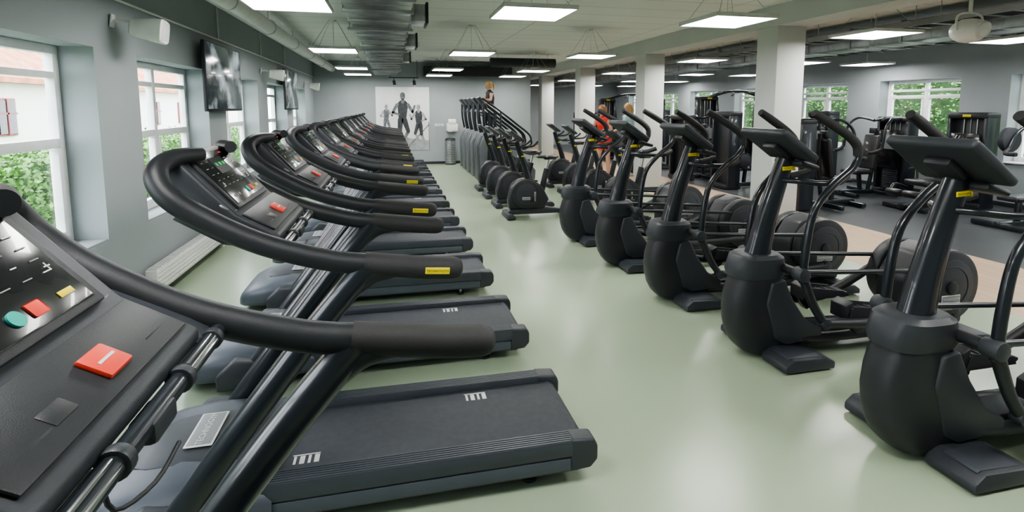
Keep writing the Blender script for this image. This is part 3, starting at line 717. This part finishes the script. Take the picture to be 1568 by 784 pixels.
# ------------------------------------------------------------------ people
def person(name, loc, rz, J, top, bottom, hair, long_pants=False, sleeves=False, ponytail=True, sc=1.0):
    body = MB(); tags = []
    S = SKIN
    def limb(pts, rs, tag):
        body.tube(pts, rs, S, 12, 4)
        for p, r in zip(pts, rs): body.sph(p, (r*.98,)*3, S, 12)
        for i in range(len(pts)-1): tags.append((V(pts[i]), V(pts[i+1]), (rs[i]+rs[i+1])/2, tag))
    pv = V(J['pelvis']); nk = V(J['neck']); ax = nk-pv
    rings = []
    for t, w, d in ((-.16, .09, .08), (-.10, .155, .11), (.0, .175, .122), (.12, .158, .108), (.27, .128, .088), (.45, .142, .098), (.62, .165, .115), (.78, .172, .102), (.88, .150, .08), (.96, .075, .058), (1.04, .055, .055)):
        c = pv+ax*t; rings.append([c+V((d*math.cos(a), w*math.sin(a), 0)) for a in [2*math.pi*k/20 for k in range(20)]])
    body.loft(rings, S); tags.append((pv-ax*.1, pv+ax*.12, .15, 'hip')); tags.append((pv+ax*.2, pv+ax*.85, .14, 'torso'))
    hd = V(J['head']); limb([nk-V((0, 0, .02)), hd-V((0.01, 0, .05))], [.055, .05], 'skin')
    body.sph(hd, (.092, .075, .112), S, 20); body.sph(hd+V((.028, 0, -.055)), (.058, .052, .052), S, 14)
    body.tube([hd+V((.085, 0, .015)), hd+V((.108, 0, -.022)), hd+V((.09, 0, -.03))], [.010, .014, .010], S, 8, 3)
    for sy in (-1, 1): body.sph(hd+V((-.005, sy*.077, -.008)), (.018, .010, .030), S, 10)
    tags.append((hd-V((0, 0, .05)), hd+V((0, 0, .05)), .09, 'skin'))
    for sy, s_ in ((-1, 'R'), (1, 'L')):
        hp = pv+V((0, sy*.09, -.04)); kn = V(J['knee'+s_]); an = V(J['ank'+s_])
        mid = hp.lerp(kn, .5); calf = kn.lerp(an, .3)+V((-.012, 0, 0))
        limb([hp, mid, kn], [.092, .078, .056], 'thigh'); limb([kn, calf, an], [.054, .056, .036], 'shin')
        f = an+V((0, 0, -.05)); limb([f+V((-.05, 0, 0)), f+V((.06, 0, -.008)), f+V((.15, 0, -.015))], [.040, .042, .030], 'shoe')
        sh = nk+V((0, sy*.165, -.055)); el = V(J['elb'+s_]); wr = V(J['wri'+s_])
        limb([nk+V((0, sy*.08, -.05)), sh], [.05, .052], 'torso'); limb([sh, sh.lerp(el, .5), el], [.050, .043, .036], 'uarm'); limb([el, el.lerp(wr, .35), wr], [.036, .036, .024], 'skin')
        d = (wr-el).normalized(); side = d.cross(V((0, 0, 1))).normalized(); up = side.cross(d)
        body.tube([wr, wr+d*.045, wr+d*.085], [.024, .036, .034], S, 10, 3)
        tags.append((wr, wr+d*.16, .03, 'skin'))
        for k, ln in enumerate((.062, .072, .068, .052)):
            o = wr+d*.08+side*(-.028+.0187*k)
            body.tube([o, o+d*ln*.5-up*.008, o+d*ln*.8-up*.035, o+d*ln*.7-up*.055], [.0095, .009, .0085, .008], S, 8, 2)
        o = wr+d*.03-side*sy*.02; body.tube([o, o+d*.03-side*sy*.03-up*.01, o+d*.055-side*sy*.035-up*.03], [.012, .011, .009], S, 8, 2)
    me = body.mesh('tmpbody'); ob = bpy.data.objects.new('tmpbody', me); COL.objects.link(ob)
    md = ob.modifiers.new('r', 'REMESH'); md.mode = 'VOXEL'; md.voxel_size = .009
    ms = ob.modifiers.new('s', 'SMOOTH'); ms.iterations = 4; ms.factor = .5
    dg = bpy.context.evaluated_depsgraph_get(); m2 = bpy.data.meshes.new_from_object(ob.evaluated_get(dg)); bpy.data.objects.remove(ob)
    bm = bmesh.new(); bm.from_mesh(m2); bm.normal_update()
    fin = MB(); i0, i1, i2, i3 = fin.mi(SKIN), fin.mi(top), fin.mi(bottom), fin.mi(SHOE)
    def cls(p):
        best = None; bd = 9
        for a, c, r, tg in tags:
            ab = c-a; t = max(0, min(1, (p-a).dot(ab)/max(ab.length_squared, 1e-9))); q = (p-(a+ab*t)).length/r
            if q < bd: bd = q; best = (tg, t)
        tg, t = best
        if tg == 'torso': return i1
        if tg == 'hip': return i2
        if tg == 'shoe': return i3
        if tg == 'thigh': return i2
        if tg == 'shin': return i2 if long_pants else i0
        if tg == 'uarm': return i1 if sleeves else i0
        return i0
    vc = {}
    zk = min(V(J['kneeL']).z, V(J['kneeR']).z)+.14
    for f in bm.faces:
        c = f.calc_center_median(); k = cls(c)
        if not long_pants and k == i2 and c.z < zk: k = i0
        f.material_index = k; f.smooth = True
        if k in (i1, i2, i3):
            for v in f.verts: vc[v.index] = 1
    bm.verts.ensure_lookup_table()
    for i in vc: bm.verts[i].co += bm.verts[i].normal*.007
    tmp = bpy.data.meshes.new('t'); bm.to_mesh(tmp); bm.free(); fin.bm.from_mesh(tmp)
    # hair cap sits on the back and crown, leaving the face clear
    fin.sph(hd+V((-.030, 0, .030)), (.088, .086, .100), hair, 20)
    for k in range(9):
        a = math.pi*(.34+.165*k)
        fin.tube([hd+V((.01, 0, .112)), hd+V((.080*math.cos(a), .082*math.sin(a), .06)), hd+V((.086*math.cos(a)-.01, .084*math.sin(a), -.02)), hd+V((.075*math.cos(a)-.015, .075*math.sin(a), -.075))], [.026, .026, .024, .012], hair, 8, 4)
    if ponytail: fin.tube([hd+V((-.10, 0, .05)), hd+V((-.15, 0, .04)), hd+V((-.17, 0, -.04)), hd+V((-.15, .01, -.15))], [.022, .032, .03, .010], hair, 10, 4)
    else: fin.tube([hd+V((-.07, 0, .05)), hd+V((-.09, 0, -.05)), hd+V((-.07, 0, -.15))], [.06, .07, .045], hair, 12, 4)
    for sy in (-1, 1): fin.sph(hd+V((.083, sy*.030, .008)), (.010, .013, .007), EYE, 10); fin.box(hd+V((.088, sy*.030, .030)), (.008, .03, .005), hair, .002)
    fin.sph(hd+V((.086, 0, -.062)), (.008, .022, .006), LIP, 10)
    me = fin.mesh(name); o = place(name, me, loc, rz, sc); return o

J1 = dict(pelvis=(0, 0, .98), neck=(.04, 0, 1.49), head=(.07, 0, 1.65), kneeR=(.16, -.10, .60), ankR=(-.02, -.10, .26), kneeL=(.05, .10, .52), ankL=(-.10, .10, .10),
          elbR=(.10, -.26, 1.24), wriR=(.32, -.28, 1.25), elbL=(.10, .26, 1.24), wriL=(.32, .28, 1.25))
person('woman_on_stair_climber', (2.80, 14.9, .79), R(190), J1, CBLK, CBLK, HAIRB, long_pants=True, ponytail=True)
J2 = dict(pelvis=(0, 0, .93), neck=(.10, 0, 1.43), head=(.15, 0, 1.59), kneeR=(.10, -.10, .51), ankR=(-.06, -.10, .10), kneeL=(.03, .11, .50), ankL=(.02, .12, .10),
          elbR=(.14, -.25, 1.14), wriR=(.34, -.16, 1.22), elbL=(.13, .26, 1.14), wriL=(.36, .20, 1.10))
person('woman_in_red', (5.48, 12.9, 0), R(215), J2, CRED, CRED, HAIRR, ponytail=False, sc=1.1)
J3 = dict(pelvis=(0, 0, .93), neck=(.02, 0, 1.44), head=(.05, 0, 1.60), kneeR=(.04, -.10, .50), ankR=(.0, -.10, .10), kneeL=(.03, .10, .50), ankL=(-.02, .11, .10),
          elbR=(-.02, -.25, 1.15), wriR=(.20, -.22, 1.08), elbL=(-.02, .25, 1.15), wriL=(.20, .22, 1.10))
person('woman_in_blue', (6.17, 12.9, 0), R(190), J3, CBLU, CBLK, HAIRB, long_pants=True, sleeves=True, ponytail=False, sc=1.12)

# ------------------------------------------------------------------ outside
b = MB(); b.box((-17, 10, -.35), (28.6, 70, .1), GRASS); b.box((26, 10, -.35), (28, 70, .1), GRASS); b.obj('lawn_ground')
def hedge(name, x0, x1, y0, y1, z1, face, nleaf):
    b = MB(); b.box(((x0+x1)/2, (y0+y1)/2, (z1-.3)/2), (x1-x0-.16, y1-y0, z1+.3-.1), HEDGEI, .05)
    i = b.mi(HEDGE); bm = b.bm
    for k in range(nleaf):
        y = random.uniform(y0, y1); z = random.uniform(-.3, z1); x = face+random.gauss(0, .09)
        if random.random() < .25: x = random.uniform(x0, x1); z = z1+random.gauss(0, .07)
        c = V((x, y, z)); s_ = random.uniform(.025, .055)
        u = V((random.gauss(0, 1), random.gauss(0, 1), random.gauss(0, 1))).normalized(); w = u.orthogonal().normalized()*.6
        vs = [bm.verts.new(c+u*s_), bm.verts.new(c+w*s_), bm.verts.new(c-u*s_), bm.verts.new(c-w*s_)]
        f = bm.faces.new(vs); f.material_index = i
    return b.obj(name)
hedge('hedge', -6.0, -5.0, 0, 20, 1.10, -5.0, 26000)
hedge('hedge', 13.3, 14.5, 2, 34, 2.9, 13.3, 34000)
b = MB()
b.box((-13.5, 26, 1.2), (6, 34, 3.2), HOUSE)
b.prism([(-10.1, 2.65), (-13.5, 5.2), (-17, 2.65), (-17, 2.55), (-10.1, 2.5)], 8.5, 43.5, ROOF, 0)
for y in (11, 14.2, 17.4, 20.6, 23.8, 27, 30):
    b.box((-10.48, y, 1.55), (.08, .8, 1.05), REDF, .01); b.box((-10.45, y, 1.55), (.08, .68, .93), SCR); b.box((-10.42, y, 1.55), (.06, .05, 1.0), REDF); b.box((-10.42, y, 1.65), (.06, .75, .05), REDF)
b.obj('neighbouring_house')

# ------------------------------------------------------------------ world, camera
w = bpy.data.worlds.new('overcast_sky'); scene.world = w; w.use_nodes = True
nt = w.node_tree; bg = nt.nodes['Background']; bg.inputs['Color'].default_value = (.88, .94, 1, 1); bg.inputs['Strength'].default_value = 6.5
sun = bpy.data.lights.new('sun', 'SUN'); sun.energy = 1.5; sun.angle = .3; so = bpy.data.objects.new('sun', sun); so.rotation_euler = (R(20), R(12), 0); COL.objects.link(so)
cam = bpy.data.cameras.new('camera'); co = bpy.data.objects.new('camera', cam); COL.objects.link(co)
co.location = (0, 0, 1.82); co.rotation_euler = (R(90-6.1), 0, R(-12.95))
cam.sensor_width = 36; cam.lens = 18.37; cam.shift_y = -.0906; cam.clip_start = .05
scene.camera = co
scene.view_settings.view_transform = 'AgX'
scene.view_settings.look = 'AgX - Medium High Contrast'
scene.view_settings.exposure = 0.75
